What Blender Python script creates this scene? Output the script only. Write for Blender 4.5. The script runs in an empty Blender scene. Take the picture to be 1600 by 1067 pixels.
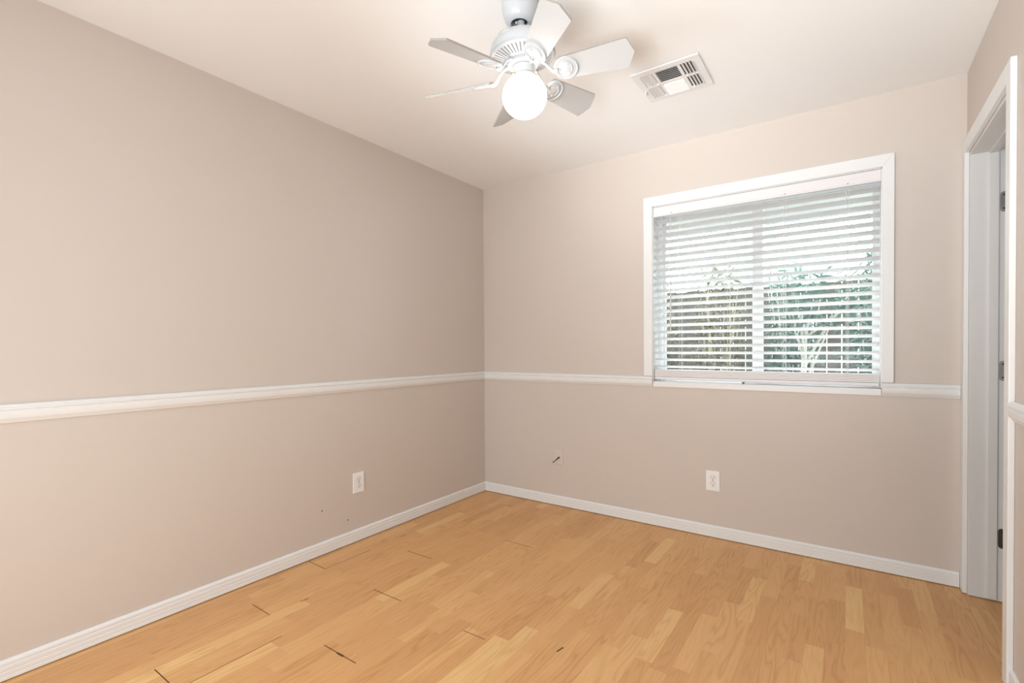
import bpy, bmesh, math, random
from mathutils import Vector, Matrix
random.seed(7)
S = bpy.context.scene
COL = S.collection
pi = math.pi

# ------------------------------------------------------------------ camera
H = 2.44            # ceiling height
W = 2.893           # right wall
YB = -3.45          # wall behind the camera
cam_d = bpy.data.cameras.new('camera')
cam = bpy.data.objects.new('camera', cam_d)
COL.objects.link(cam)
cam_d.sensor_width = 36.0
cam_d.lens = 758.80 / 1600 * 36.0
cam_d.shift_y = 20.0166 / 1600
cam_d.clip_start = 0.02
yaw, pit, rol = math.radians(-34.7789), math.radians(-0.72627), math.radians(-0.33523)
cf = Vector((math.sin(yaw) * math.cos(pit), math.cos(yaw) * math.cos(pit), math.sin(pit)))
cr0 = Vector((math.cos(yaw), -math.sin(yaw), 0))
cu0 = cr0.cross(cf)
cr = cr0 * math.cos(rol) + cu0 * math.sin(rol)
cu = -cr0 * math.sin(rol) + cu0 * math.cos(rol)
cam.matrix_world = Matrix((
    (cr.x, cu.x, -cf.x, 2.43922),
    (cr.y, cu.y, -cf.y, -3.11651),
    (cr.z, cu.z, -cf.z, 1.15919),
    (0, 0, 0, 1)))
S.camera = cam

SKY, SUN, FILL_REAR, GLOBE = 10.0, 2.0, 52.0, 8.0
FILL_UP = 11.0     # light levels; this one for the added ceiling fills

# ------------------------------------------------------------------ world, sun, big lights, exposure
w = bpy.data.worlds.new('daylight')
S.world = w
w.use_nodes = True
bg = w.node_tree.nodes['Background']
bg.inputs[0].default_value = (0.86, 0.94, 1.0, 1)
bg.inputs[1].default_value = SKY

def lamp(name, kind, loc, direction, energy, color, **kw):
    l = bpy.data.lights.new(name, kind)
    l.energy = energy
    l.color = color
    for k, v in kw.items():
        setattr(l, k, v)
    o = bpy.data.objects.new(name, l)
    COL.objects.link(o)
    o.location = loc
    o.rotation_euler = Vector(direction).to_track_quat('-Z', 'Y').to_euler()
    return o

lamp('sun', 'SUN', (0, 4, 6), (0.286, -0.818, -0.50), SUN, (1.0, 0.93, 0.82), angle=0.009)
# added soft fill, no known source, shining in from behind the camera
lamp('opening_fill', 'AREA', (1.30, YB - 0.50, 1.10), (0.10, 1, 0.05), FILL_REAR, (0.865, 0.95, 1.0),
     shape='RECTANGLE', size=1.8, size_y=1.9)
# unseen fill lamps added behind the viewer, aimed up to brighten the ceiling
lamp('ceiling_fill', 'AREA', (2.3, YB - 0.2, 0.9), (0.02, 0.87, 0.55), FILL_UP, (0.92, 0.97, 1.0),
     shape='RECTANGLE', size=0.5, size_y=0.5, spread=1.3)
lamp('ceiling_fill', 'AREA', (0.5, YB - 0.2, 0.7), (0.23, 0.853, 0.455), FILL_UP * 0.2, (0.92, 0.97, 1.0),
     shape='RECTANGLE', size=0.5, size_y=0.5, spread=0.5)

S.view_settings.view_transform = 'Standard'
S.view_settings.look = 'None'
S.view_settings.exposure = 0.0
S.view_settings.gamma = 1.0
S.view_settings.use_curve_mapping = False

# ------------------------------------------------------------------ materials
def mat(name, color, rough=0.5, metal=0.0, spec=0.5, bump=None, var=None, emit=None):
    """principled material; bump=(scale, strength, distance); var=(scale, amount) tonal mottling"""
    m = bpy.data.materials.new(name)
    m.use_nodes = True
    nt = m.node_tree
    b = nt.nodes['Principled BSDF']
    b.inputs['Base Color'].default_value = (*color, 1)
    b.inputs['Roughness'].default_value = rough
    b.inputs['Metallic'].default_value = metal
    b.inputs['Specular IOR Level'].default_value = spec
    tc = nt.nodes.new('ShaderNodeTexCoord')
    if var:
        n = nt.nodes.new('ShaderNodeTexNoise')
        n.inputs['Scale'].default_value = var[0]
        n.inputs['Detail'].default_value = 4
        nt.links.new(tc.outputs['Object'], n.inputs['Vector'])
        mx = nt.nodes.new('ShaderNodeMix')
        mx.data_type = 'RGBA'
        a = var[1]
        mx.inputs[6].default_value = (*[max(0, c * (1 - a)) for c in color], 1)
        mx.inputs[7].default_value = (*[min(1, c * (1 + a)) for c in color], 1)
        nt.links.new(n.outputs['Fac'], mx.inputs[0])
        nt.links.new(mx.outputs[2], b.inputs['Base Color'])
    if bump:
        n = nt.nodes.new('ShaderNodeTexNoise')
        n.inputs['Scale'].default_value = bump[0]
        n.inputs['Detail'].default_value = 5
        nt.links.new(tc.outputs['Object'], n.inputs['Vector'])
        bp = nt.nodes.new('ShaderNodeBump')
        bp.inputs['Strength'].default_value = bump[1]
        bp.inputs['Distance'].default_value = bump[2]
        nt.links.new(n.outputs['Fac'], bp.inputs['Height'])
        nt.links.new(bp.outputs['Normal'], b.inputs['Normal'])
    if emit:
        b.inputs['Emission Color'].default_value = (*emit[0], 1)
        b.inputs['Emission Strength'].default_value = emit[1]
    return m

M = {}
M['wall'] = mat('beige_wall_paint', (0.668, 0.596, 0.543), 0.55, bump=(160, 0.12, 0.0012), var=(2.2, 0.012))
M['ceiling'] = mat('ceiling_paint', (0.92, 0.91, 0.90), 0.8, bump=(140, 0.1, 0.001), var=(2.0, 0.01))
M['trim'] = mat('white_trim_paint', (0.85, 0.855, 0.855), 0.38, bump=(60, 0.08, 0.0006), var=(9, 0.015))
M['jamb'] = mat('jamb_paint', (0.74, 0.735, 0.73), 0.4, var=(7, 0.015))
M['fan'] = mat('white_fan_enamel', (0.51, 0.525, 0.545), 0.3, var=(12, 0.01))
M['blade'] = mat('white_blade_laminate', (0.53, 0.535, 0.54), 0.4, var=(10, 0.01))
M['bladeedge'] = mat('blade_edge_shade', (0.33, 0.31, 0.28), 0.5)  # edges coloured darker than the blade, standing in for their poor light
M['dark'] = mat('dark_void', (0.02, 0.02, 0.022), 0.8)
M['slot'] = mat('grey_slot', (0.30, 0.30, 0.31), 0.7)
M['metalvent'] = mat('white_vent_enamel', (0.83, 0.81, 0.80), 0.4, var=(14, 0.01))
M['brass'] = mat('brass', (0.55, 0.45, 0.20), 0.3, 0.9)
M['steel'] = mat('brushed_steel_hinge', (0.42, 0.41, 0.40), 0.38, 0.8, bump=(200, 0.1, 0.0003))
M['bronze'] = mat('dark_bronze_hinge', (0.10, 0.085, 0.075), 0.42, 0.6)
M['plastic'] = mat('white_outlet_plastic', (0.93, 0.93, 0.93), 0.32, var=(20, 0.01))
M['cable'] = mat('black_cable', (0.012, 0.01, 0.009), 0.45)
M['painted'] = mat('painted_over_plate', (0.698, 0.622, 0.572), 0.5)
M['vinyl'] = mat('white_window_vinyl', (0.82, 0.82, 0.82), 0.35, var=(8, 0.01))
M['cord'] = mat('white_cord', (0.82, 0.80, 0.78), 0.7)
M['nail'] = mat('dark_nail', (0.10, 0.085, 0.07), 0.5, 0.4)
M['gap'] = mat('dark_plank_gap', (0.10, 0.045, 0.015), 0.8)
M['soffit'] = mat('eave_paint', (0.72, 0.75, 0.80), 0.7, var=(6, 0.03))
M['ground'] = mat('garden_soil', (0.20, 0.155, 0.11), 0.95, bump=(18, 0.6, 0.03), var=(5, 0.35))
M['fence'] = mat('weathered_fence', (0.05, 0.041, 0.033), 0.85, bump=(25, 0.4, 0.01), var=(6, 0.25))
M['bark'] = mat('pale_bark', (0.42, 0.39, 0.36), 0.85, bump=(30, 0.5, 0.01), var=(12, 0.2))
M['twig'] = mat('brown_twig', (0.30, 0.26, 0.18), 0.85, var=(12, 0.25))

def translucent(name, color, amount, rough=0.6, var=None, tcol=None):
    m = mat(name, color, rough, var=var)
    nt = m.node_tree
    b = nt.nodes['Principled BSDF']
    t = nt.nodes.new('ShaderNodeBsdfTranslucent')
    t.inputs[0].default_value = (*(tcol or color), 1)
    mx = nt.nodes.new('ShaderNodeMixShader')
    mx.inputs[0].default_value = amount
    nt.links.new(b.outputs[0], mx.inputs[1])
    nt.links.new(t.outputs[0], mx.inputs[2])
    nt.links.new(mx.outputs[0], nt.nodes['Material Output'].inputs[0])
    return m

M['slat'] = translucent('white_blind_slat', (0.88, 0.875, 0.885), 0.5, 0.4)
M['rail'] = mat('white_blind_rail', (0.84, 0.815, 0.83), 0.4)
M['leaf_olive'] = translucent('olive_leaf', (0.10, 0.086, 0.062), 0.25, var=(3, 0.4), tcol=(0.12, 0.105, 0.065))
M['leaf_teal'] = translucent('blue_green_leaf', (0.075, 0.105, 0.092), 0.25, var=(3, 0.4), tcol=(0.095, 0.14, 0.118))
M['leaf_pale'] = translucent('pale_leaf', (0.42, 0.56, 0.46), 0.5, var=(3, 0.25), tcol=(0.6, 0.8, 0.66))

# clear window glass: mostly see-through with a faint reflection
g = bpy.data.materials.new('window_glass')
g.use_nodes = True
nt = g.node_tree
nt.nodes.remove(nt.nodes['Principled BSDF'])
tr = nt.nodes.new('ShaderNodeBsdfTransparent'); tr.inputs[0].default_value = (0.93, 0.97, 0.96, 1)
gl = nt.nodes.new('ShaderNodeBsdfGlossy'); gl.inputs['Roughness'].default_value = 0.02
fr = nt.nodes.new('ShaderNodeFresnel'); fr.inputs[0].default_value = 1.12
mx = nt.nodes.new('ShaderNodeMixShader')
nt.links.new(fr.outputs[0], mx.inputs[0]); nt.links.new(tr.outputs[0], mx.inputs[1]); nt.links.new(gl.outputs[0], mx.inputs[2])
nt.links.new(mx.outputs[0], nt.nodes['Material Output'].inputs[0])
M['glass'] = g

# lit opal globe of the ceiling fan (a lamp that is on)
M['globe'] = mat('lit_opal_glass', (0.9, 0.88, 0.85), 0.25, emit=((1.0, 0.93, 0.85), GLOBE))

def floor_material():
    m = bpy.data.materials.new('laminate_strip_floor')
    m.use_nodes = True
    nt = m.node_tree
    L = nt.links.new
    N = nt.nodes.new
    b = nt.nodes['Principled BSDF']
    tc = N('ShaderNodeTexCoord')
    sp = N('ShaderNodeSeparateXYZ')
    L(tc.outputs['Object'], sp.inputs[0])
    def mth(op, a, c=None, d=None):
        n = N('ShaderNodeMath'); n.operation = op
        for i, v in enumerate((a, c, d)):
            if v is None: continue
            if isinstance(v, (int, float)): n.inputs[i].default_value = v
            else: L(v, n.inputs[i])
        return n.outputs[0]
    def wn(a, c=None):
        n = N('ShaderNodeTexWhiteNoise'); n.noise_dimensions = '2D'
        cb = N('ShaderNodeCombineXYZ')
        L(a, cb.inputs[0])
        if c is not None: L(c, cb.inputs[1])
        L(cb.outputs[0], n.inputs['Vector'])
        return n.outputs['Value'], n.outputs['Color']
    X, Y = sp.outputs[0], sp.outputs[1]
    sx = mth('DIVIDE', mth('ADD', X, 0.0225), 0.0645)
    si = mth('FLOOR', sx)
    r1, _ = wn(si)
    ln = mth('ADD', mth('MULTIPLY', r1, 0.10), 0.36)
    yy = mth('DIVIDE', mth('ADD', Y, mth('MULTIPLY', r1, 7.3)), ln)
    bi = mth('FLOOR', yy)
    rv, rc = wn(mth('ADD', si, 0.37), bi)
    # block tone
    cr_ = N('ShaderNodeValToRGB')
    e = cr_.color_ramp.elements
    e[0].position = 0.0; e[0].color = (0.690, 0.375, 0.160, 1)
    e[1].position = 1.0; e[1].color = (0.855, 0.560, 0.255, 1)
    for p_, c_ in ((0.3, (0.735, 0.410, 0.178, 1)), (0.6, (0.765, 0.437, 0.192, 1)), (0.90, (0.795, 0.468, 0.207, 1)), (0.965, (0.825, 0.515, 0.230, 1))):
        k = cr_.color_ramp.elements.new(p_); k.color = c_
    L(rv, cr_.inputs[0])
    # cathedral grain: contour lines of a stretched noise, different in every block
    cb = N('ShaderNodeCombineXYZ')
    L(mth('MULTIPLY', X, 15.0), cb.inputs[0])
    L(mth('MULTIPLY', Y, 1.5), cb.inputs[1])
    L(mth('ADD', mth('MULTIPLY', rv, 37.0), mth('MULTIPLY', si, 3.1)), cb.inputs[2])
    n1 = N('ShaderNodeTexNoise'); n1.inputs['Scale'].default_value = 1.0; n1.inputs['Detail'].default_value = 1.5
    L(cb.outputs[0], n1.inputs['Vector'])
    rings = mth('PINGPONG', mth('MULTIPLY', n1.outputs['Fac'], 10.0), 0.5)
    rings = mth('POWER', mth('MULTIPLY', rings, 2.0), 2.5)
    # fine pores
    cb2 = N('ShaderNodeCombineXYZ')
    L(mth('MULTIPLY', X, 240.0), cb2.inputs[0]); L(mth('MULTIPLY', Y, 9.0), cb2.inputs[1]); L(rv, cb2.inputs[2])
    n2 = N('ShaderNodeTexNoise'); n2.inputs['Scale'].default_value = 1.0; n2.inputs['Detail'].default_value = 3
    L(cb2.outputs[0], n2.inputs['Vector'])
    amt = mth('MULTIPLY', rings, mth('ADD', mth('MULTIPLY', rc_val(N, L, rc), 0.15), 0.05))
    dk = mth('SUBTRACT', 1.0, amt)
    dk = mth('MULTIPLY', dk, mth('ADD', mth('MULTIPLY', n2.outputs['Fac'], 0.16), 0.92))
    # thin seams: fine between strips, a little stronger between the 3-strip planks
    fx = mth('FRACT', sx)
    fpx = mth('FRACT', mth('DIVIDE', mth('ADD', X, 0.0225), 0.1935))
    seam = mth('LESS_THAN', mth('ABSOLUTE', mth('SUBTRACT', fx, 0.5)), 0.488)
    seamp = mth('LESS_THAN', mth('ABSOLUTE', mth('SUBTRACT', fpx, 0.5)), 0.4955)
    seam = mth('ADD', mth('MULTIPLY', seam, 0.035), 0.965)
    seamp = mth('ADD', mth('MULTIPLY', seamp, 0.10), 0.90)
    dk = mth('MULTIPLY', mth('MULTIPLY', dk, seam), seamp)
    vm = N('ShaderNodeVectorMath'); vm.operation = 'MULTIPLY'
    cd = N('ShaderNodeCombineXYZ')
    L(mth('POWER', dk, 0.75), cd.inputs[0]); L(mth('POWER', dk, 1.15), cd.inputs[1]); L(mth('POWER', dk, 1.6), cd.inputs[2])
    L(cr_.outputs[0], vm.inputs[0]); L(cd.outputs[0], vm.inputs[1])
    L(vm.outputs[0], b.inputs['Base Color'])
    b.inputs['Roughness'].default_value = 0.42
    b.inputs['Specular IOR Level'].default_value = 0.35
    return m

def rc_val(N, L, col):
    s = N('ShaderNodeSeparateColor'); L(col, s.inputs[0])
    return s.outputs[1]

M['floor'] = floor_material()

# ------------------------------------------------------------------ mesh helpers
def link(name, bm, material, parent=None, smooth=False, bevel=0.0, seg=2):
    me = bpy.data.meshes.new(name)
    bmesh.ops.recalc_face_normals(bm, faces=bm.faces[:])
    bm.to_mesh(me); bm.free()
    mats = material if isinstance(material, (list, tuple)) else [material]
    for m_ in mats: me.materials.append(m_)
    if smooth:
        for p in me.polygons: p.use_smooth = True
        me.set_sharp_from_angle(angle=math.radians(38))
    o = bpy.data.objects.new(name, me)
    COL.objects.link(o)
    if parent: o.parent = parent
    if bevel:
        bv = o.modifiers.new('bevel', 'BEVEL'); bv.width = bevel; bv.segments = seg
        bv.limit_method = 'ANGLE'; bv.angle_limit = math.radians(40)
    return o

def box(bm, x0, x1, y0, y1, z0, z1, mi=0):
    vs = [bm.verts.new(c) for c in ((x0,y0,z0),(x1,y0,z0),(x1,y1,z0),(x0,y1,z0),(x0,y0,z1),(x1,y0,z1),(x1,y1,z1),(x0,y1,z1))]
    for f in ((0,3,2,1),(4,5,6,7),(0,1,5,4),(1,2,6,5),(2,3,7,6),(3,0,4,7)):
        fc = bm.faces.new([vs[i] for i in f]); fc.material_index = mi
    return vs

def prism(bm, pts, f0, f1, mi=0):
    """closed 2D outline swept from f0(p) to f1(p)"""
    a = [bm.verts.new(f0(p)) for p in pts]
    b = [bm.verts.new(f1(p)) for p in pts]
    n = len(pts)
    fs = [bm.faces.new(a), bm.faces.new(b[::-1])]
    for i in range(n):
        fs.append(bm.faces.new((a[i], b[i], b[(i+1) % n], a[(i+1) % n])))
    for f in fs: f.material_index = mi
    return a + b

def lathe(bm, prof, seg=48, cap0=False, cap1=False, mi=0):
    rings = []
    for r, z in prof:
        if r < 1e-6:
            rings.append([bm.verts.new((0, 0, z))])
        else:
            rings.append([bm.verts.new((r*math.cos(2*pi*i/seg), r*math.sin(2*pi*i/seg), z)) for i in range(seg)])
    for a, b in zip(rings, rings[1:]):
        for i in range(seg):
            j = (i+1) % seg
            if len(a) == 1 and len(b) == 1: continue
            if len(a) == 1: f = bm.faces.new((a[0], b[j], b[i]))
            elif len(b) == 1: f = bm.faces.new((a[i], a[j], b[0]))
            else: f = bm.faces.new((a[i], a[j], b[j], b[i]))
            f.material_index = mi
    if cap0 and len(rings[0]) > 1: bm.faces.new(rings[0][::-1])
    if cap1 and len(rings[-1]) > 1: bm.faces.new(rings[-1])
    return [v for r_ in rings for v in r_]

def tube(bm, path, rad, seg=8, mi=0):
    rings = []
    n = len(path)
    rad = rad if isinstance(rad, (list, tuple)) else [rad]*n
    for i, p in enumerate(path):
        p = Vector(p)
        t = (Vector(path[min(i+1, n-1)]) - Vector(path[max(i-1, 0)])).normalized()
        u = t.orthogonal().normalized() if i == 0 else (u - t*u.dot(t)).normalized()
        v = t.cross(u)
        rings.append([bm.verts.new(p + (u*math.cos(2*pi*k/seg) + v*math.sin(2*pi*k/seg))*rad[i]) for k in range(seg)])
    for a, b in zip(rings, rings[1:]):
        for k in range(seg):
            f = bm.faces.new((a[k], a[(k+1) % seg], b[(k+1) % seg], b[k])); f.material_index = mi
    bm.faces.new(rings[0][::-1]); bm.faces.new(rings[-1])

def xform(bm, verts, mtx):
    bmesh.ops.transform(bm, matrix=mtx, verts=verts)

def NB(): return bmesh.new()

def empty(name, loc=(0, 0, 0)):
    o = bpy.data.objects.new(name, None)
    o.empty_display_size = 0.1
    COL.objects.link(o); o.location = loc
    return o

def thing(o, label, cat, group=None, kind=None):
    o['label'] = label; o['category'] = cat
    if group: o['group'] = group
    if kind: o['kind'] = kind
    return o

def struct(o, label=None, cat=None):
    o['kind'] = 'structure'
    if label: o['label'] = label
    if cat: o['category'] = cat
    return o

# ------------------------------------------------------------------ room shell
WX0, WX1, WZ0, WZ1 = 1.392, 2.575, 0.905, 2.067      # window opening
DY0, DY1, DZ = -0.068, -0.780, 2.045                  # door opening in the right wall
RX1 = W + 0.135                                       # far face of the right wall

bm = NB(); box(bm, -0.12, 4.15, YB - 0.7, 0.0, -0.08, 0.0)
floor = struct(link('floor', bm, M['floor']), 'light honey-coloured laminate strip floor', 'floor')
# open joints at plank ends and a few nicks
bm = NB()
def joint(x0, y0, x1, y1, wd=0.0028):
    a, b = Vector((x0, y0, 0)), Vector((x1, y1, 0))
    n = Vector((-(b-a).y, (b-a).x, 0)).normalized() * wd/2
    lo = [a+n, b+n, b-n, a-n]
    vs = [bm.verts.new((p.x, p.y, 0.0)) for p in lo] + [bm.verts.new((p.x, p.y, 0.0004)) for p in lo]
    for f in ((4,5,6,7),(0,1,5,4),(1,2,6,5),(2,3,7,6),(3,0,4,7)): bm.faces.new([vs[i] for i in f])
for j in ((0.012,-1.583,0.171,-1.590,.003),(0.171,-1.590,0.172,-1.30,.0018),(0.364,-1.186,0.548,-1.184,.003),(0.560,-1.590,0.751,-1.590,.0032),
          (0.753,-1.989,0.835,-1.989,.0034),(0.835,-1.990,0.875,-1.990,.0085),(0.875,-1.989,0.946,-1.989,.0034),(1.139,-1.607,1.249,-1.606,.0026),
          (0.735,-0.748,0.936,-0.749,.0026),(0.369,-2.424,0.555,-2.424,.0035),(0.211,-1.990,0.363,-1.994,.003),(0.555,-2.42,0.556,-2.05,.002),
          (0.166,-1.059,0.171,-1.015,.004),(0.370,-1.854,0.376,-1.815,.004),(1.526,-1.512,1.533,-1.475,.006)):
    joint(*j)
link('plank_joint', bm, M['gap'], floor)

bm = NB(); box(bm, -0.12, 4.15, YB - 0.7, 0.16, H, H + 0.1)
struct(link('ceiling', bm, M['ceiling']), 'smooth off-white ceiling', 'ceiling')

bm = NB(); box(bm, -0.12, 0.0, YB - 0.12, 0.16, -0.08, H)
struct(link('wall_left', bm, M['wall']), 'beige painted wall on the left', 'wall')

bm = NB()
box(bm, 0.0, WX0, 0.0, 0.16, -0.08, H); box(bm, WX1, 4.15, 0.0, 0.16, -0.08, H)
box(bm, WX0, WX1, 0.0, 0.16, -0.08, WZ0); box(bm, WX0, WX1, 0.0, 0.16, WZ1, H)
struct(link('wall_far', bm, M['wall']), 'beige painted wall holding the window', 'wall')

bm = NB()
box(bm, W, RX1, DY0, 0.0, 0, H); box(bm, W, RX1, YB, DY1, 0, H); box(bm, W, RX1, DY1, DY0, DZ, H)
struct(link('wall_right', bm, M['wall']), 'beige painted wall with the doorway on the right', 'wall')

OX0, OX1, OZ = 0.38, 2.52, 2.1                        # wide opening added behind the camera to let the fill in
bm = NB()
box(bm, 0.0, OX0, YB - 0.12, YB, 0, H); box(bm, OX1, RX1, YB - 0.12, YB, 0, H); box(bm, OX0, OX1, YB - 0.12, YB, OZ, H)
struct(link('wall_near', bm, M['wall']), 'beige painted wall behind the viewer', 'wall')

bm = NB()  # unseen walls added behind the opening to keep sky light out
box(bm, -0.12, RX1, YB - 0.82, YB - 0.70, 0, H); box(bm, OX0 - .12, OX0 - .02, YB - 0.70, YB - 0.12, 0, H); box(bm, OX1 + .02, OX1 + .12, YB - 0.70, YB - 0.12, 0, H)
struct(link('wall_sky_block', bm, M['wall']), 'unseen beige wall added behind the viewer to block the sky', 'wall')
bm = NB()
box(bm, 4.05, 4.15, -2.0, 0.0, 0, H); box(bm, RX1, 4.05, -2.1, -2.0, 0, H)
struct(link('wall_hall', bm, M['wall']), 'beige wall of the space beyond the doorway', 'wall')

# mouldings: profile = (depth out of wall, height)
RAIL = [(0, .906), (.006, .906), (.009, .912), (.0165, .922), (.019, .934), (.0195, .944), (.0155, .948), (.0155, .951), (.022, .954), (.022, .960), (.017, .963), (.016, .968), (.010, .972), (0, .972)]
BASE = [(0, 0), (.012, 0), (.012, .012), (.0108, .014), (.012, .016), (.012, .028), (.0105, .0305), (.012, .033), (.012, .046), (.0102, .049), (.0115, .052), (.0115, .060), (.008, .066), (.004, .0695), (0, .0695)]

def moulding(name, prof, wall, a, b, label, cat, z0=0.0):
    bm = NB()
    if wall == 'left':  f = lambda t: (lambda p: (p[0], t(p) if callable(t) else t, p[1] + z0))
    elif wall == 'far': f = lambda t: (lambda p: (t(p) if callable(t) else t, -p[0], p[1] + z0))
    else:               f = lambda t: (lambda p: (W - p[0], t(p) if callable(t) else t, p[1] + z0))
    prism(bm, prof, f(a), f(b))
    return struct(link(name, bm, M['trim'], bevel=0.0006, seg=1), label, cat)

moulding('trim_1', RAIL, 'left', lambda p: -p[0], YB, 'white chair rail moulding along the left wall', 'chair rail')
moulding('trim_2', RAIL, 'far', lambda p: p[0], WX0 - 0.001, 'white chair rail moulding left of the window', 'chair rail')
moulding('trim_3', RAIL, 'far', WX1 + 0.001, W - 0.019, 'short white chair rail between window and doorway', 'chair rail')
moulding('trim_4', RAIL, 'right', -0.842, YB, 'white chair rail beside the near door casing', 'chair rail')
moulding('baseboard_left', BASE, 'left', lambda p: -p[0], YB, 'white ribbed baseboard along the left wall', 'baseboard', 0.005)
moulding('baseboard_far', BASE, 'far', lambda p: p[0], W - 0.019, 'white ribbed baseboard below the window', 'baseboard', 0.005)
moulding('baseboard_right', BASE, 'right', -0.842, YB, 'white baseboard beside the near door casing', 'baseboard', 0.005)

# ------------------------------------------------------------------ doorway
door = struct(empty('door_1', (W, (DY0 + DY1) / 2, 0)), 'white cased doorway with its door swung away', 'door')
door_off = Vector((-W, -(DY0 + DY1) / 2, 0))
def dpart(name, bm, m_, bevel=0.0, parent=None, smooth=False):
    if parent is None:
        bmesh.ops.translate(bm, vec=door_off, verts=bm.verts[:])
        return link(name, bm, m_, door, bevel=bevel, smooth=smooth)
    bmesh.ops.translate(bm, vec=door_off, verts=bm.verts[:])
    return link(name, bm, m_, parent, bevel=bevel, smooth=smooth)
CT = 0.0175
ytop, ybot = 2.115, DZ - 0.0
bm = NB(); box(bm, W - CT, W, DY0 + 0.004, -0.0005, 0.003, DZ + 0.004); box(bm, W - CT, W, DY0 + 0.004, -0.0005, DZ + 0.004, ytop)
bmesh.ops.remove_doubles(bm, verts=bm.verts[:], dist=1e-5)
dpart('casing', bm, M['trim'], 0.003)
bm = NB(); box(bm, W - CT, W, -0.842, DY1 - 0.004, 0.003, ytop)
dpart('casing', bm, M['trim'], 0.003)
bm = NB(); box(bm, W - CT, W, DY1 - 0.004, DY0 + 0.004, DZ + 0.004, ytop)
dpart('casing', bm, M['trim'], 0.003)
# jamb boards lining the opening
JX0 = W - 0.001
for nm, args in (('jamb', (JX0, RX1, DY0 - 0.001, DY0 + 0.0, 0, DZ)),):
    bm = NB(); box(bm, W - 0.0005, RX1 + .004, DY0 - 0.012, DY0 + 0.0, 0.004, DZ - 0.012); dpart('jamb', bm, M['jamb'], 0.0015)
    bm = NB(); box(bm, W - 0.0005, RX1 + .004, DY1, DY1 + 0.012, 0.004, DZ - 0.012); dpart('jamb', bm, M['jamb'], 0.0015)
    bm = NB(); box(bm, W - 0.0005, RX1 + .004, DY1, DY0, DZ - 0.012, DZ); dpart('jamb', bm, M['jamb'], 0.0015)
# stops
SX0, SX1 = W + 0.062, W + 0.095
bm = NB(); box(bm, SX0, SX1, DY0 - 0.022, DY0 - 0.012, 0.012, DZ - 0.022); dpart('door_stop', bm, M['jamb'], 0.002)
bm = NB(); box(bm, SX0, SX1, DY1 + 0.012, DY1 + 0.022, 0.012, DZ - 0.022); dpart('door_stop', bm, M['jamb'], 0.002)
bm = NB(); box(bm, SX0, SX1, DY1 + 0.012, DY0 - 0.012, DZ - 0.022, DZ - 0.012); dpart('door_stop', bm, M['jamb'], 0.002)
# hinge leaves let into the jamb, with knuckles and screws
for zc, mk in ((1.80, 'steel'), (1.045, 'steel'), (0.29, 'bronze')):
    bm = NB()
    hx0, hx1, hh, rr = W + 0.099, RX1 + 0.004, 0.0445, 0.012
    pts = [(hx1, zc - hh), (hx1, zc + hh)]
    for k in range(7):
        a = pi/2 + k/6*pi/2; pts.append((hx0 + rr + rr*math.cos(a), zc + hh - rr + rr*math.sin(a)))
    for k in range(7):
        a = pi + k/6*pi/2; pts.append((hx0 + rr + rr*math.cos(a), zc - hh + rr + rr*math.sin(a)))
    yf = DY0 - 0.0120
    prism(bm, pts, lambda p: (p[0], yf + .0005, p[1]), lambda p: (p[0], yf - .0022, p[1]))
    tube(bm, [(RX1 + 0.010, yf - 0.004, zc - hh), (RX1 + 0.010, yf - 0.004, zc + hh)], 0.006, 12)
    h_ = dpart('hinge', bm, M[mk])
    h_['label'] = 'brushed steel hinge leaf' if mk == 'steel' else 'dark bronze hinge leaf'
    for sx, dz in ((.012, .030), (.019, 0.0), (.012, -.030)):
        bm = NB(); tube(bm, [(hx0 + sx, yf - .0020, zc + dz), (hx0 + sx, yf - .0034, zc + dz)], 0.0034, 10)
        dpart('screw', bm, M['dark'], parent=h_)
# the door itself, standing open into the space beyond
bm = NB(); dx0, dx1, dy0, dy1 = RX1 + 0.016, RX1 + 0.70, DY0 - 0.052, DY0 - 0.018
box(bm, dx0, dx1, dy0, dy1, 0.012, DZ - 0.02)
leaf = dpart('door_leaf', bm, M['jamb'], 0.002)
bm = NB()
for yy, s in ((dy0 - .022, 1), (dy1 + .022, -1)):
    v0 = len(bm.verts)
    vs = lathe(bm, [(0, -.03), (.018, -.029), (.026, -.018), (.026, -.006), (.013, .004), (.011, .022)], 20)
    xform(bm, vs, Matrix.Translation((dx1 - 0.06, yy, 0.96)) @ Matrix.Rotation(-s*pi/2, 4, 'X') )
dpart('door_knob', bm, M['brass'], parent=leaf, smooth=True)

# ------------------------------------------------------------------ window
win = struct(empty('window_1', ((WX0 + WX1)/2, 0, WZ0)), 'white-cased sliding window in the far wall', 'window')
woff = Vector((-(WX0 + WX1)/2, 0, -WZ0))
def wpart(name, bm, m_, bevel=0.0, parent=None, smooth=False):
    bmesh.ops.translate(bm, vec=woff, verts=bm.verts[:])
    return link(name, bm, m_, parent or win, bevel=bevel, smooth=smooth)
c0, c1, cz0, cz1 = 1.335, 2.624, 0.9735, 2.129
cth = 0.017
def cboard(pts):
    bm = NB(); prism(bm, pts, lambda p: (p[0], -0.0003, p[1]), lambda p: (p[0], -cth, p[1])); wpart('casing', bm, M['trim'], 0.002)
cboard([(c0, cz0), (WX0, cz0), (WX0, WZ1), (c0, cz1)])
cboard([(c1, cz0), (c1, cz1), (WX1, WZ1), (WX1, cz0)])
cboard([(c0, cz1), (WX0, WZ1), (WX1, WZ1), (c1, cz1)])
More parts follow.
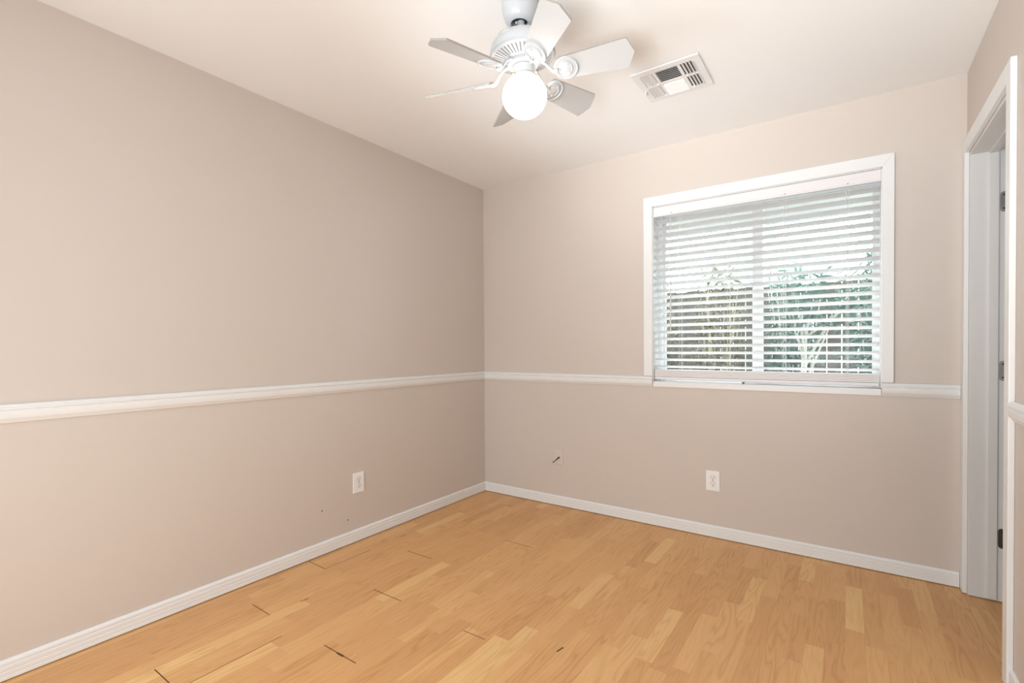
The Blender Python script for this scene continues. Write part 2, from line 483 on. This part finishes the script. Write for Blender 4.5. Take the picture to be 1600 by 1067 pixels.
# plaster-in reveal boards and sill
bm = NB(); box(bm, WX0, WX0 + 0.004, -0.003, 0.095, WZ0 + .04, WZ1); wpart('reveal', bm, M['trim'])
bm = NB(); box(bm, WX1 - 0.004, WX1, -0.003, 0.095, WZ0 + .04, WZ1); wpart('reveal', bm, M['trim'])
bm = NB(); box(bm, WX0, WX1, -0.003, 0.095, WZ1 - 0.004, WZ1); wpart('reveal', bm, M['trim'])
bm = NB(); box(bm, WX0 + .0005, WX1 - .0005, -0.007, 0.10, WZ0 - 0.001, WZ0 + 0.035); wpart('sill', bm, M['trim'], 0.003)
# vinyl frame
fy0, fy1 = 0.092, 0.150
fb = 0.032
bm = NB()
box(bm, WX0, WX0 + fb, fy0, fy1, WZ0 + .03, WZ1); box(bm, WX1 - 0.026, WX1, fy0, fy1, WZ0 + .03, WZ1)
box(bm, WX0 + fb, WX1 - 0.026, fy0, fy1, WZ1 - 0.028, WZ1); box(bm, WX0 + fb, WX1 - 0.026, fy0, fy1, WZ0 + .03, WZ0 + 0.060)
wpart('window_frame', bm, M['vinyl'], 0.0015)
def sash(x0, x1, y0, y1, st0, st1):
    z0, z1 = WZ0 + 0.060, WZ1 - 0.028
    bm = NB()
    box(bm, x0, x0 + st0, y0, y1, z0, z1); box(bm, x1 - st1, x1, y0, y1, z0, z1)
    box(bm, x0 + st0, x1 - st1, y0, y1, z0, z0 + .03); box(bm, x0 + st0, x1 - st1, y0, y1, z1 - .03, z1)
    s_ = wpart('sash', bm, M['vinyl'], 0.0015)
    ym = (y0 + y1)/2
    bm = NB(); box(bm, x0 + st0, x1 - st1, ym - .002, ym + .002, z0 + .03, z1 - .03)
    wpart('pane', bm, M['glass'], parent=s_)
sash(WX0 + fb, 2.016, 0.122, 0.146, 0.012, 0.056)
sash(1.962, WX1 - 0.026, 0.095, 0.119, 0.054, 0.010)

# ------------------------------------------------------------------ window blind
BX0, BX1 = WX0 + 0.007, WX1 - 0.010
bl = thing(empty('window_blind', ((BX0 + BX1)/2, 0.03, 0.942)), 'white two-inch horizontal slat blind hanging inside the window recess, slats half open', 'blind')
boff = Vector((-(BX0 + BX1)/2, -0.03, -0.942))
def bpart(name, bm, m_, bevel=0.0, parent=None, smooth=False):
    bmesh.ops.translate(bm, vec=boff, verts=bm.verts[:])
    return link(name, bm, m_, parent or bl, bevel=bevel, smooth=smooth)
# valance with a lipped lower edge, hung just below the head casing
bm = NB()
VAL = [(-.006, 1.999), (-.006, 2.0065), (-.003, 2.010), (-.003, 2.056), (-.006, 2.0595), (.006, 2.0595), (.006, 1.999)]
prism(bm, VAL, lambda p: (BX0 - .001, p[0], p[1]), lambda p: (BX1 + .005, p[0], p[1]))
val = bpart('valance', bm, M['rail'], 0.0008)
for x in (1.512, 2.141, 2.431):
    bm = NB(); tube(bm, [(x, -.0025, 2.0115), (x, -.0048, 2.0115)], 0.0033, 8)
    bpart('clip', bm, M['slot'], parent=val)
bm = NB(); box(bm, BX0 + .002, BX1 - .002, .010, .058, 2.012, 2.058); bpart('headrail', bm, M['rail'], .001)
YS = 0.034                                            # slat centre line
def slat_profile(zc, tilt, wd=0.050, th=0.0028, crown=0.0016, edge=0.55):
    up, dn = [], []
    n = 6
    for i in range(n + 1):
        s = -wd/2 + wd*i/n
        c = crown*(1 - (2*s/wd)**2)
        e = th if 0 < i < n else th*edge
        up.append((s, c + e/2)); dn.append((s, c - e/2))
    pts = up + dn[::-1]
    ca, sa = math.cos(tilt), math.sin(tilt)
    return [(YS + a*ca - b*sa, zc + a*sa + b*ca) for a, b in pts]
TILT = math.radians(-18)                              # room-side edge raised
zs = [1.034 + 0.0446*i for i in range(22)]
for i, z in enumerate(zs):
    bm = NB()
    jt = random.uniform(-.012, .012)
    prism(bm, slat_profile(z, TILT + jt), lambda p: (BX0, p[0], p[1]), lambda p: (BX1, p[0], p[1]))
    bpart('slat', bm, M['slat'], smooth=True)
for i, z in enumerate((0.9745, 0.9835, 0.9925, 1.0015, 1.0105)):   # spare slats lying on the bottom rail
    bm = NB()
    prism(bm, slat_profile(z, math.radians(-1 + i*.5), th=.0080, crown=.0004, edge=.95), lambda p: (BX0, p[0], p[1]), lambda p: (BX1, p[0], p[1]))
    bpart('slat', bm, M['rail'], smooth=True)
bm = NB(); box(bm, BX0, BX1, YS - .026, YS + .026, 0.9515, 0.9695); bpart('bottom_rail', bm, M['rail'], .003)
ct, st = math.cos(TILT), math.sin(TILT)
for x in (1.562, 1.847, 2.141, 2.431):
    bm = NB()
    for sgn in (-1, 1):
        yy = YS + sgn*(.025*ct + .0016)
        for dx in (-.006, .006) if sgn < 0 else (0,):
            tube(bm, [(x + dx, yy, .951), (x + dx, yy, 2.02)], .0009, 6)
    bpart('ladder_cord', bm, M['cord'])
bm = NB(); tube(bm, [(1.507, -.0045, 1.985), (1.507, -.0055, 1.60), (1.506, -.0055, 1.255)], [.0025, .0036, .0042], 8)
tube(bm, [(1.507, .006, 2.004), (1.507, -.0045, 1.996), (1.507, -.0045, 1.98)], .0014, 6)
bpart('tilt_wand', bm, M['slat'], smooth=True)
bm = NB(); box(bm, 1.922, 1.934, -.004, .006, .9405, .9515); bpart('dark_block', bm, M['bronze'], .001)  # small dark block between sill and bottom rail

# ------------------------------------------------------------------ ceiling fan
FA = Vector((-0.0239, -0.0496, 1)).normalized()
FX = (Vector((1, 0, 0)) - FA*FA.x).normalized()
FY = FA.cross(FX)
FR = Matrix((FX, FY, FA)).transposed()
fan = thing(empty('ceiling_fan', (1.4534, -1.6367, H)), 'white six-blade ceiling fan with a lit white globe below its hub', 'ceiling fan')
fan.rotation_euler = FR.to_euler()
def fpart(name, bm, m_, bevel=0.0, parent=None, smooth=True):
    return link(name, bm, m_, parent or fan, bevel=bevel, smooth=smooth)
# canopy stays square to the ceiling
bm = NB()
vs = lathe(bm, [(.030, -.030), (.030, -.104), (.034, -.1065), (.044, -.103), (.054, -.090), (.0615, -.070), (.0645, -.045), (.0655, -.012), (.0655, -.001), (.030, -.001)], 56)
xform(bm, vs, FR.to_4x4().inverted())
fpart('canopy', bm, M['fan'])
bm = NB(); lathe(bm, [(0, -.060), (.0265, -.062), (.029, -.085), (.026, -.094), (.012, -.098), (.012, -.098)], 32)
fpart('hanger_ball', bm, M['dark'])
bm = NB()
lathe(bm, [(.0145, -.075), (.0145, -.118), (.026, -.120), (.029, -.124), (.029, -.138), (.034, -.142)], 32)
for a in (0.4, 2.5, 4.6):
    vs = lathe(bm, [(0, .0), (.004, .0), (.004, -.006), (0, -.006)], 10)
    xform(bm, vs, Matrix.Rotation(a, 4, 'Z') @ Matrix.Translation((.0265, 0, -.108)))
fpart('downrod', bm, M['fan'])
bm = NB()
lathe(bm, [(.020, -.139), (.036, -.139), (.040, -.146), (.060, -.150), (.082, -.157), (.100, -.168), (.112, -.182), (.117, -.196), (.117, -.207), (.1195, -.209), (.1195, -.217),
           (.115, -.221), (.108, -.224), (.108, -.220), (.06, -.226), (.02, -.226)], 64)
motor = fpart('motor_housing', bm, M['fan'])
bm = NB()
vs = lathe(bm, [(0, .006), (.010, .005), (.013, .002), (.020, .0035), (.0235, .002), (.0245, -.002), (0, -.002)], 32)
xform(bm, vs, Matrix.Rotation(-1.62, 4, 'Z') @ Matrix.Translation((.1045, 0, -.1755)) @ Matrix.Rotation(math.radians(52), 4, 'Y') @ Matrix.Diagonal((.62, 1.15, 1, 1)))
fpart('badge', bm, M['fan'], parent=motor)
bm = NB(); lathe(bm, [(.110, -.2215), (.058, -.2335)], 48); fpart('vent_backing', bm, M['slot'])
bm = NB()
NR = 44
for k in range(NR):
    a = 2*pi*k/NR
    vs = []
    r0, r1, z0_, z1_ = .110, .062, -.2225, -.2355
    h0, h1 = .0046, .0028
    q = [(r0, -h0, z0_), (r0, h0, z0_), (r1, h1, z1_), (r1, -h1, z1_)]
    lo = [bm.verts.new((x, y, z - .0035)) for x, y, z in q]; up = [bm.verts.new((x, y, z + .002)) for x, y, z in q]
    for i in range(4):
        j = (i + 1) % 4; bm.faces.new((lo[i], lo[j], up[j], up[i]))
    bm.faces.new(lo[::-1]); bm.faces.new(up)
    xform(bm, lo + up, Matrix.Rotation(a, 4, 'Z'))
lathe(bm, [(.1165, -.2195), (.1165, -.224), (.112, -.2265), (.106, -.2265), (.106, -.221)], 64)
lathe(bm, [(.068, -.230), (.068, -.2385), (.060, -.241), (.02, -.241)], 48)
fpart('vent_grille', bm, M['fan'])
bm = NB(); lathe(bm, [(.03, -.240), (.056, -.2415), (.057, -.252), (.050, -.256), (.02, -.256)], 48); fpart('flywheel', bm, M['fan'])
bm = NB()
lathe(bm, [(.02, -.255), (.036, -.256), (.0405, -.259), (.0400, -.264), (.0400, -.288), (.043, -.2895), (.045, -.293), (.045, -.300), (.042, -.304), (.030, -.305)], 48)
fitter = fpart('light_fitter', bm, M['fan'])
for a in (0.3, 2.4, 4.5):
    bm = NB()
    vs = lathe(bm, [(0, .012), (.003, .012), (.003, .004), (.0055, .003), (.0055, -.001), (0, -.001)], 12)
    xform(bm, vs, Matrix.Rotation(a, 4, 'Z') @ Matrix.Translation((.045, 0, -.2965)) @ Matrix.Rotation(pi/2, 4, 'Y'))
    fpart('thumbscrew', bm, M['brass'], parent=fitter)
bm = NB()
cz, R_ = -.3620, .0815
prof = [(.030, -.3015), (.0405, -.2985), (.041, -.3005)]
for k in range(0, 21):
    a = math.radians(57) - math.radians(147)*k/20
    prof.append((max(0, R_*math.cos(a)) if k < 20 else 0, cz + R_*math.sin(a)*.94))
lathe(bm, prof, 64)
gl_ = fpart('globe_shade', bm, M['globe']); gl_['label'] = 'glowing round white glass globe'

TH0, PITCH = 4.5072, -0.5157
def blade_outline():
    pts = []
    r0, Rc, R, w0, w1 = .126, .3684, .3929, .0405, .0535
    pts += [(r0 + .016*(1 - math.sin(a)), -w0 + .016*(1 - math.cos(a))) for a in [pi/2 - k/5*pi/2 for k in range(6)]][::-1] if False else []
    rc = .020
    def corner(cx, cy, a0, a1, r, n=5):
        return [(cx + r*math.cos(a0 + (a1 - a0)*k/n), cy + r*math.sin(a0 + (a1 - a0)*k/n)) for k in range(n + 1)]
    pts += corner(r0 + rc, -w0 + rc, 1.5*pi, pi, rc)[::-1][::-1]
    pts += corner(r0 + rc, w0 - rc, pi, .5*pi, rc)
    # tip: blunt point made of two chamfers, all corners eased
    tip = [(Rc - .004, w1), (Rc + .002, w1 - .0012), (Rc + .005, w1 - .006), (R - .004, .012), (R, .005), (R, -.005), (R - .004, -.012), (Rc + .005, -w1 + .006), (Rc + .002, -w1 + .0012), (Rc - .004, -w1)]
    return pts + tip
def blade_bm():
    bm = NB(); t = .0032
    pts = blade_outline()
    a = [bm.verts.new((x, y, -t)) for x, y in pts]; b = [bm.verts.new((x, y, t)) for x, y in pts]
    bm.faces.new(a); bm.faces.new(b[::-1])
    n = len(pts)
    for i in range(n):
        f = bm.faces.new((a[i], b[i], b[(i+1) % n], a[(i+1) % n])); f.material_index = 1
    return bm
RM, ZM = .157, -.0035
def iron_bm():
    bm = NB()
    # medallion with raised crescent rings, sitting under the blade root
    vs = lathe(bm, [(0, -.0065), (.016, -.0062), (.019, -.0052), (.020, -.0035), (.0405, -.0035), (.0425, -.0020), (.043, 0), (0, 0)], 40)
    xform(bm, vs, Matrix.Translation((RM, 0, ZM)))
    for r_, off, tk in ((.0385, .002, .0036), (.027, -.005, .0032)):
        k0 = len(bm.verts)
        path = []
        ring = []
        for i in range(49):
            a = -pi*.94 + i/48*pi*1.88
            th = tk*(0.55 + .45*math.cos(a*.5)**2)
            ring.append(((RM + off + r_*math.cos(a), r_*math.sin(a), ZM - .0042), th))
        tube(bm, [p for p, _ in ring], [q for _, q in ring], 8)
    for dx, dy in ((.013, .017), (.013, -.017), (-.020, 0)):
        vs = lathe(bm, [(0, -.0088), (.0035, -.008), (.0045, -.006), (.0045, 0)], 10)
        xform(bm, vs, Matrix.Translation((RM + dx - .004, dy, ZM)))
    return bm
TWIST = {0: (-.30, .02, -.04), 2: (-.48, -.01, -.02), 4: (-.44, .01, -.02)}   # blades have warped a little
def arm_bm(ang, q):
    """cast arm curving from the flywheel out and down to the medallion (fan space)"""
    bm = NB()
    end = [(RM - .030, 0, ZM - .004), (RM - .046, 0, ZM - .004)]
    e0, e1 = [q @ Vector(p) for p in end]
    ca, sa = math.cos(ang), math.sin(ang)
    hub = [Vector((.050*ca, .050*sa, -.2475)), Vector((.066*ca, .066*sa, -.250)), Vector((.086*ca, .086*sa, -.266))]
    ctrl = [hub[0], hub[1], hub[2], e1, e0]
    pts = []
    for i in range(len(ctrl) - 1):
        p0, p1, p2, p3 = ctrl[max(0, i-1)], ctrl[i], ctrl[i+1], ctrl[min(len(ctrl)-1, i+2)]
        for k in range(5):
            t = k/5
            pts.append(.5*((2*p1) + (p2 - p0)*t + (2*p0 - 5*p1 + 4*p2 - p3)*t*t + (3*p1 - p0 - 3*p2 + p3)*t**3))
    pts.append(ctrl[-1])
    n = len(pts)
    rad = [.0085 - .003*math.sin(pi*i/(n-1)) for i in range(n)]
    tube(bm, pts, rad, 10)
    return bm
for k in range(6):
    bp_, droop, turn = TWIST.get(k, (PITCH, 0, 0))
    ang = TH0 + k*pi/3 + turn
    mt = Matrix.Rotation(ang, 4, 'Z') @ Matrix.Translation((.1, 0, -.2898)) @ Matrix.Rotation(droop, 4, 'Y') @ Matrix.Rotation(bp_, 4, 'X') @ Matrix.Translation((-.1, 0, 0))
    bm = blade_bm(); xform(bm, bm.verts[:], mt)
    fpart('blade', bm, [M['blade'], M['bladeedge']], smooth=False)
    bm = iron_bm(); xform(bm, bm.verts[:], mt)
    bi = arm_bm(ang, mt)
    me = bpy.data.meshes.new('tmp'); bi.to_mesh(me); bi.free(); bm.from_mesh(me); bpy.data.meshes.remove(me)
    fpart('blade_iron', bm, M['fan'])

# ------------------------------------------------------------------ ceiling register
VX0, VX1, VY0, VY1 = 1.592, 1.898, -0.912, -0.610
vent = thing(empty('ceiling_vent', ((VX0 + VX1)/2, (VY0 + VY1)/2, H)), 'square white louvred air vent in the ceiling, right of the fan', 'air vent')
voff = Vector((-(VX0 + VX1)/2, -(VY0 + VY1)/2, -H))
def vpart(name, bm, m_, bevel=0.0):
    bmesh.ops.translate(bm, vec=voff, verts=bm.verts[:]); return link(name, bm, m_, vent, bevel=bevel)
gx = [VX0 + .034, VX0 + .090, VX0 + .104, VX1 - .104, VX1 - .090, VX1 - .034]
gy = [VY0 + .036, (VY0 + VY1)/2 - .008, (VY0 + VY1)/2 + .008, VY1 - .036]
zt, zb_ = H - .004, H - .011
bm = NB()
box(bm, VX0, VX1, VY0, gy[0], zb_, zt); box(bm, VX0, VX1, gy[3], VY1, zb_, zt)
box(bm, VX0, gx[0], gy[0], gy[3], zb_, zt); box(bm, gx[5], VX1, gy[0], gy[3], zb_, zt)
box(bm, gx[1], gx[2], gy[0], gy[3], zb_, zt); box(bm, gx[3], gx[4], gy[0], gy[3], zb_, zt)
for a, b in ((gx[0], gx[1]), (gx[2], gx[3]), (gx[4], gx[5])):
    box(bm, a, b, gy[1], gy[2], zb_, zt)
vpart('face_plate', bm, M['metalvent'], .0015)
bm = NB(); box(bm, VX0 + .012, VX1 - .012, VY0 + .012, VY1 - .012, H - .0045, H - .0002)
vpart('duct_opening', bm, M['dark'])
def louver(x0, x1, y0, y1, axis, lean):
    bm = NB(); d = .0105; t = .0008
    if axis == 'y':
        xc = (x0 + x1)/2
        pr = [(xc - t, zt), (xc + t, zt), (xc + lean + t, zb_ - .004), (xc + lean - t, zb_ - .004)]
        prism(bm, pr, lambda p: (p[0], y0, p[1]), lambda p: (p[0], y1, p[1]))
    else:
        yc = (y0 + y1)/2
        pr = [(yc - t, zt), (yc + t, zt), (yc + lean + t, zb_ - .004), (yc + lean - t, zb_ - .004)]
        prism(bm, pr, lambda p: (x0, p[0], p[1]), lambda p: (x1, p[0], p[1]))
    vpart('louver', bm, M['metalvent'])
for (a, b) in ((gy[0], gy[1]), (gy[2], gy[3])):
    for i in range(4):
        xx = gx[0] + (i + .65)*(gx[1] - gx[0])/4; louver(xx, xx, a, b, 'y', -.013)
        xx = gx[4] + (i + .30)*(gx[5] - gx[4])/4; louver(xx, xx, a, b, 'y', .013)
for (a, b, ln) in ((gy[0], gy[1], -.013), (gy[2], gy[3], .013)):
    for i in range(7):
        yy = a + (i + (.72 if ln < 0 else .28))*(b - a)/7; louver(gx[2], gx[3], yy, yy, 'x', ln)
bm = NB(); box(bm, VX0 + .012, VX0 + .017, -.742, -.716, H - .027, H - .009); vpart('damper_lever', bm, M['metalvent'], .001)

# ------------------------------------------------------------------ wall plates
def outlet(name, loc, rotz, label, group):
    r_ = thing(empty(name, loc), label, 'electrical outlet', group); r_.rotation_euler = (0, 0, rotz)
    # local: +x right, -y out of the wall, z up
    bm = NB(); box(bm, -.040, .040, -.006, -.0003, -.0615, .0615)
    link('cover_plate', bm, M['plastic'], r_, bevel=.003, seg=3)
    for zc in (.0195, -.0195):
        bm = NB()
        pts = []
        for k in range(28):
            a = 2*pi*k/28; x = .0172*math.cos(a); z = .0172*math.sin(a)
            pts.append((x, max(-.0135, min(.0135, z))))
        prism(bm, pts, lambda p: (p[0], -.0058, zc + p[1]), lambda p: (p[0], -.0074, zc + p[1]))
        bmesh.ops.remove_doubles(bm, verts=bm.verts[:], dist=1e-6)
        f_ = link('receptacle', bm, M['plastic'], r_)
        bm = NB()
        box(bm, -.0078, -.0054, -.0077, -.0072, zc + .0005, zc + .0085)
        box(bm, .0052, .0078, -.0077, -.0072, zc - .0002, zc + .0092)
        tube(bm, [(0, -.0072, zc - .0068), (0, -.0077, zc - .0068)], .0031, 12)
        link('socket_slot', bm, M['dark'], f_)
        bm = NB(); 
        for a0 in range(28):
            a = 2*pi*a0/28
            x, z = .0184*math.cos(a), max(-.0147, min(.0147, .0184*math.sin(a)))
            a2 = 2*pi*(a0 + 1)/28
            x2, z2 = .0184*math.cos(a2), max(-.0147, min(.0147, .0184*math.sin(a2)))
            tube(bm, [(x, -.0061, zc + z), (x2, -.0061, zc + z2)], .0004, 4)
        link('recess_line', bm, M['slot'], f_)
    bm = NB(); tube(bm, [(0, -.0055, 0), (0, -.0072, 0)], .0033, 14); box(bm, -.0026, .0026, -.0074, -.0070, -.0004, .0004)
    link('screw', bm, M['steel'], r_)
    return r_
outlet('wall_outlet', (0, -1.244, .3535), pi/2, 'white duplex outlet plate on the left wall above the baseboard', 'duplex outlets')
outlet('wall_outlet', (1.7595, 0, .3450), 0, 'white duplex outlet plate on the far wall below the window', 'duplex outlets')

cp = thing(empty('cable_plate', (.690, 0, .3625)), 'small beige painted-over wall plate with a black cable stub near the room corner', 'cable plate')
bm = NB(); box(bm, -.036, .036, -.006, -.0003, -.058, .058); link('cover_plate', bm, M['painted'], cp, bevel=.003, seg=3)
bm = NB()
tube(bm, [(.004, -.003, -.005), (.003, -.020, -.008), (-.006, -.036, -.020), (-.018, -.044, -.034), (-.028, -.040, -.041), (-.034, -.034, -.037)], [.0055, .005, .0026, .0024, .0026, .0022], 8)
link('cable', bm, M['cable'], cp, smooth=True)

for (y, z), lb in (((-1.492, .249), 'tiny dark nail in the left wall, left of the outlet and higher of two'), ((-1.323, .148), 'tiny dark nail in the left wall just above the baseboard, lower of two')):
    bm = NB()
    vs = lathe(bm, [(0, .004), (.0036, .0034), (.0042, .002), (.0015, .0012), (.0015, -.004), (0, -.004)], 12)
    xform(bm, vs, Matrix.Rotation(pi/2, 4, 'Y'))
    o = link('nail', bm, M['nail'], smooth=True); o.location = (0, y, z)
    thing(o, lb, 'nail', 'nails in the left wall')

# ------------------------------------------------------------------ outdoors
bm = NB(); box(bm, -8, 12, .16, 16, -.30, -.12); thing(link('garden_ground', bm, M['ground']), 'bare brown garden soil outside the window', 'ground', kind='structure')
bm = NB()
prism(bm, [(.16, 2.20), (.93, 2.085), (.93, 2.24), (.16, 2.36)], lambda p: (-2, p[0], p[1]), lambda p: (6, p[0], p[1]))
box(bm, -2, 6, .93, .95, 2.062, 2.25)
struct(link('trim_5', bm, M['soffit']), 'grey roof eave outside above the window', 'eave')

FYD = 3.6
fence = thing(empty('garden_fence', (1.5, FYD, -.12)), 'weathered brown board fence behind the shrubs outside', 'fence')
bm = NB(); x = -4.0
while x < 7.0:
    wdt = random.uniform(.13, .15)
    box(bm, x - 1.5, x - 1.5 + wdt, -.012, .012, 0, 2.02 + random.uniform(-.01, .01)); x += wdt + .006
link('board', bm, M['fence'], fence)
bm = NB()
for z in (.35, 1.65): box(bm, -5.5, 5.5, .012, .05, z, z + .09)
link('rail', bm, M['fence'], fence)

def leaf_cloud(bm, n, cen, rad, size, droop=0.3, shell=0.35, aspect=.32):
    for _ in range(n):
        while True:
            p = Vector((random.uniform(-1, 1), random.uniform(-1, 1), random.uniform(-1, 1)))
            if shell < p.length < 1: break
        p = Vector((cen[0] + p.x*rad[0], cen[1] + p.y*rad[1], cen[2] + p.z*rad[2]))
        d = Vector((random.uniform(-1, 1), random.uniform(-1, 1), random.uniform(-.6, 1) - droop)).normalized()
        s = size*random.uniform(.6, 1.3)
        u = d.orthogonal().normalized(); u.rotate(Matrix.Rotation(random.uniform(0, 2*pi), 3, d))
        nrm = d.cross(u)
        a = [bm.verts.new(q) for q in (p, p + d*s*.35 + u*s*aspect*.5 + nrm*s*.04, p + d*s*.7 + u*s*aspect*.42 + nrm*s*.02, p + d*s - nrm*s*.08,
                                       p + d*s*.7 - u*s*aspect*.42 + nrm*s*.02, p + d*s*.35 - u*s*aspect*.5 + nrm*s*.04, p + d*s*.5 - nrm*s*.0)]
        for i in range(6):
            bm.faces.new((a[6], a[i], a[(i+1) % 6]))

def shrub(x, y, h, rx, ry, n, lm, size, label, stems=14, aspect=.22, group='shrubs along the fence', z0=-.12, pale=False):
    r_ = thing(empty('shrub', (x, y, z0)), label, 'shrub', group)
    bm = NB(); leaf_cloud(bm, n, (0, 0, h*.55), (rx, ry, h*.47), size, .2, .1, aspect)
    link('foliage', bm, M[lm], r_)
    bm = NB()
    for _ in range(stems):
        a = random.uniform(0, 2*pi); q = random.uniform(.3, .95)
        ex, ey = rx*q*math.cos(a), ry*q*math.sin(a); ez = h*random.uniform(.55, .95)
        tube(bm, [(ex*.12, ey*.12, -.03), (ex*.4 + random.uniform(-.05, .05), ey*.4, ez*.4), (ex*.75, ey*.7, ez*.75), (ex, ey, ez)], [.011, .008, .006, .003], 5)
    link('stem', bm, M['bark'] if pale else M['twig'], r_)
    return r_
shrub(0.62, 2.35, 2.20, .26, .40, 800, 'leaf_olive', .11, 'sparse olive shrub with bare twigs, leftmost of those behind the window', 26)
shrub(1.30, 2.25, 2.15, .26, .40, 900, 'leaf_olive', .11, 'sparse olive shrub with bare twigs, outside the left pane nearest the window mullion', 28)
shrub(1.98, 2.45, 2.12, .26, .40, 1300, 'leaf_teal', .10, 'leafy blue-green shrub outside the right pane nearest the window mullion', 20, pale=True)
shrub(2.66, 2.35, 2.18, .26, .40, 1500, 'leaf_teal', .10, 'leafy blue-green shrub, rightmost of those behind the window', 16, pale=True)

def tree(x, y, th, tr, cen, rad, n, lm, size, label, lean=0.0):
    r_ = thing(empty('tree', (x, y, -.12)), label, 'tree', 'trees outside the window')
    bm = NB()
    tube(bm, [(0, 0, -.05), (lean*.3, 0, th*.4), (lean*.7, .03, th*.75), (lean, .05, th)], [tr, tr*.85, tr*.75, tr*.6], 10)
    for _ in range(9):
        a = random.uniform(0, 2*pi)
        tube(bm, [(lean, .05, th*random.uniform(.7, .98)), (lean + cen[0]*.4 + rad[0]*.45*math.cos(a), .05 + cen[1]*.4 + rad[1]*.45*math.sin(a), (th + cen[2])/2),
                  (cen[0] + rad[0]*.8*math.cos(a), cen[1] + rad[1]*.8*math.sin(a), cen[2] + rad[2]*random.uniform(-.2, .6))], [tr*.4, tr*.25, tr*.1], 6)
    link('trunk', bm, M['bark'], r_)
    bm = NB(); leaf_cloud(bm, n, cen, rad, size, .5, .2, .3)
    link('foliage', bm, M[lm], r_)
tree(2.12, 1.35, 1.40, .026, (.12, 0, 1.62), (.34, .30, .26), 260, 'leaf_teal', .10, 'slender tree with a pale trunk close outside the right window pane', .03)
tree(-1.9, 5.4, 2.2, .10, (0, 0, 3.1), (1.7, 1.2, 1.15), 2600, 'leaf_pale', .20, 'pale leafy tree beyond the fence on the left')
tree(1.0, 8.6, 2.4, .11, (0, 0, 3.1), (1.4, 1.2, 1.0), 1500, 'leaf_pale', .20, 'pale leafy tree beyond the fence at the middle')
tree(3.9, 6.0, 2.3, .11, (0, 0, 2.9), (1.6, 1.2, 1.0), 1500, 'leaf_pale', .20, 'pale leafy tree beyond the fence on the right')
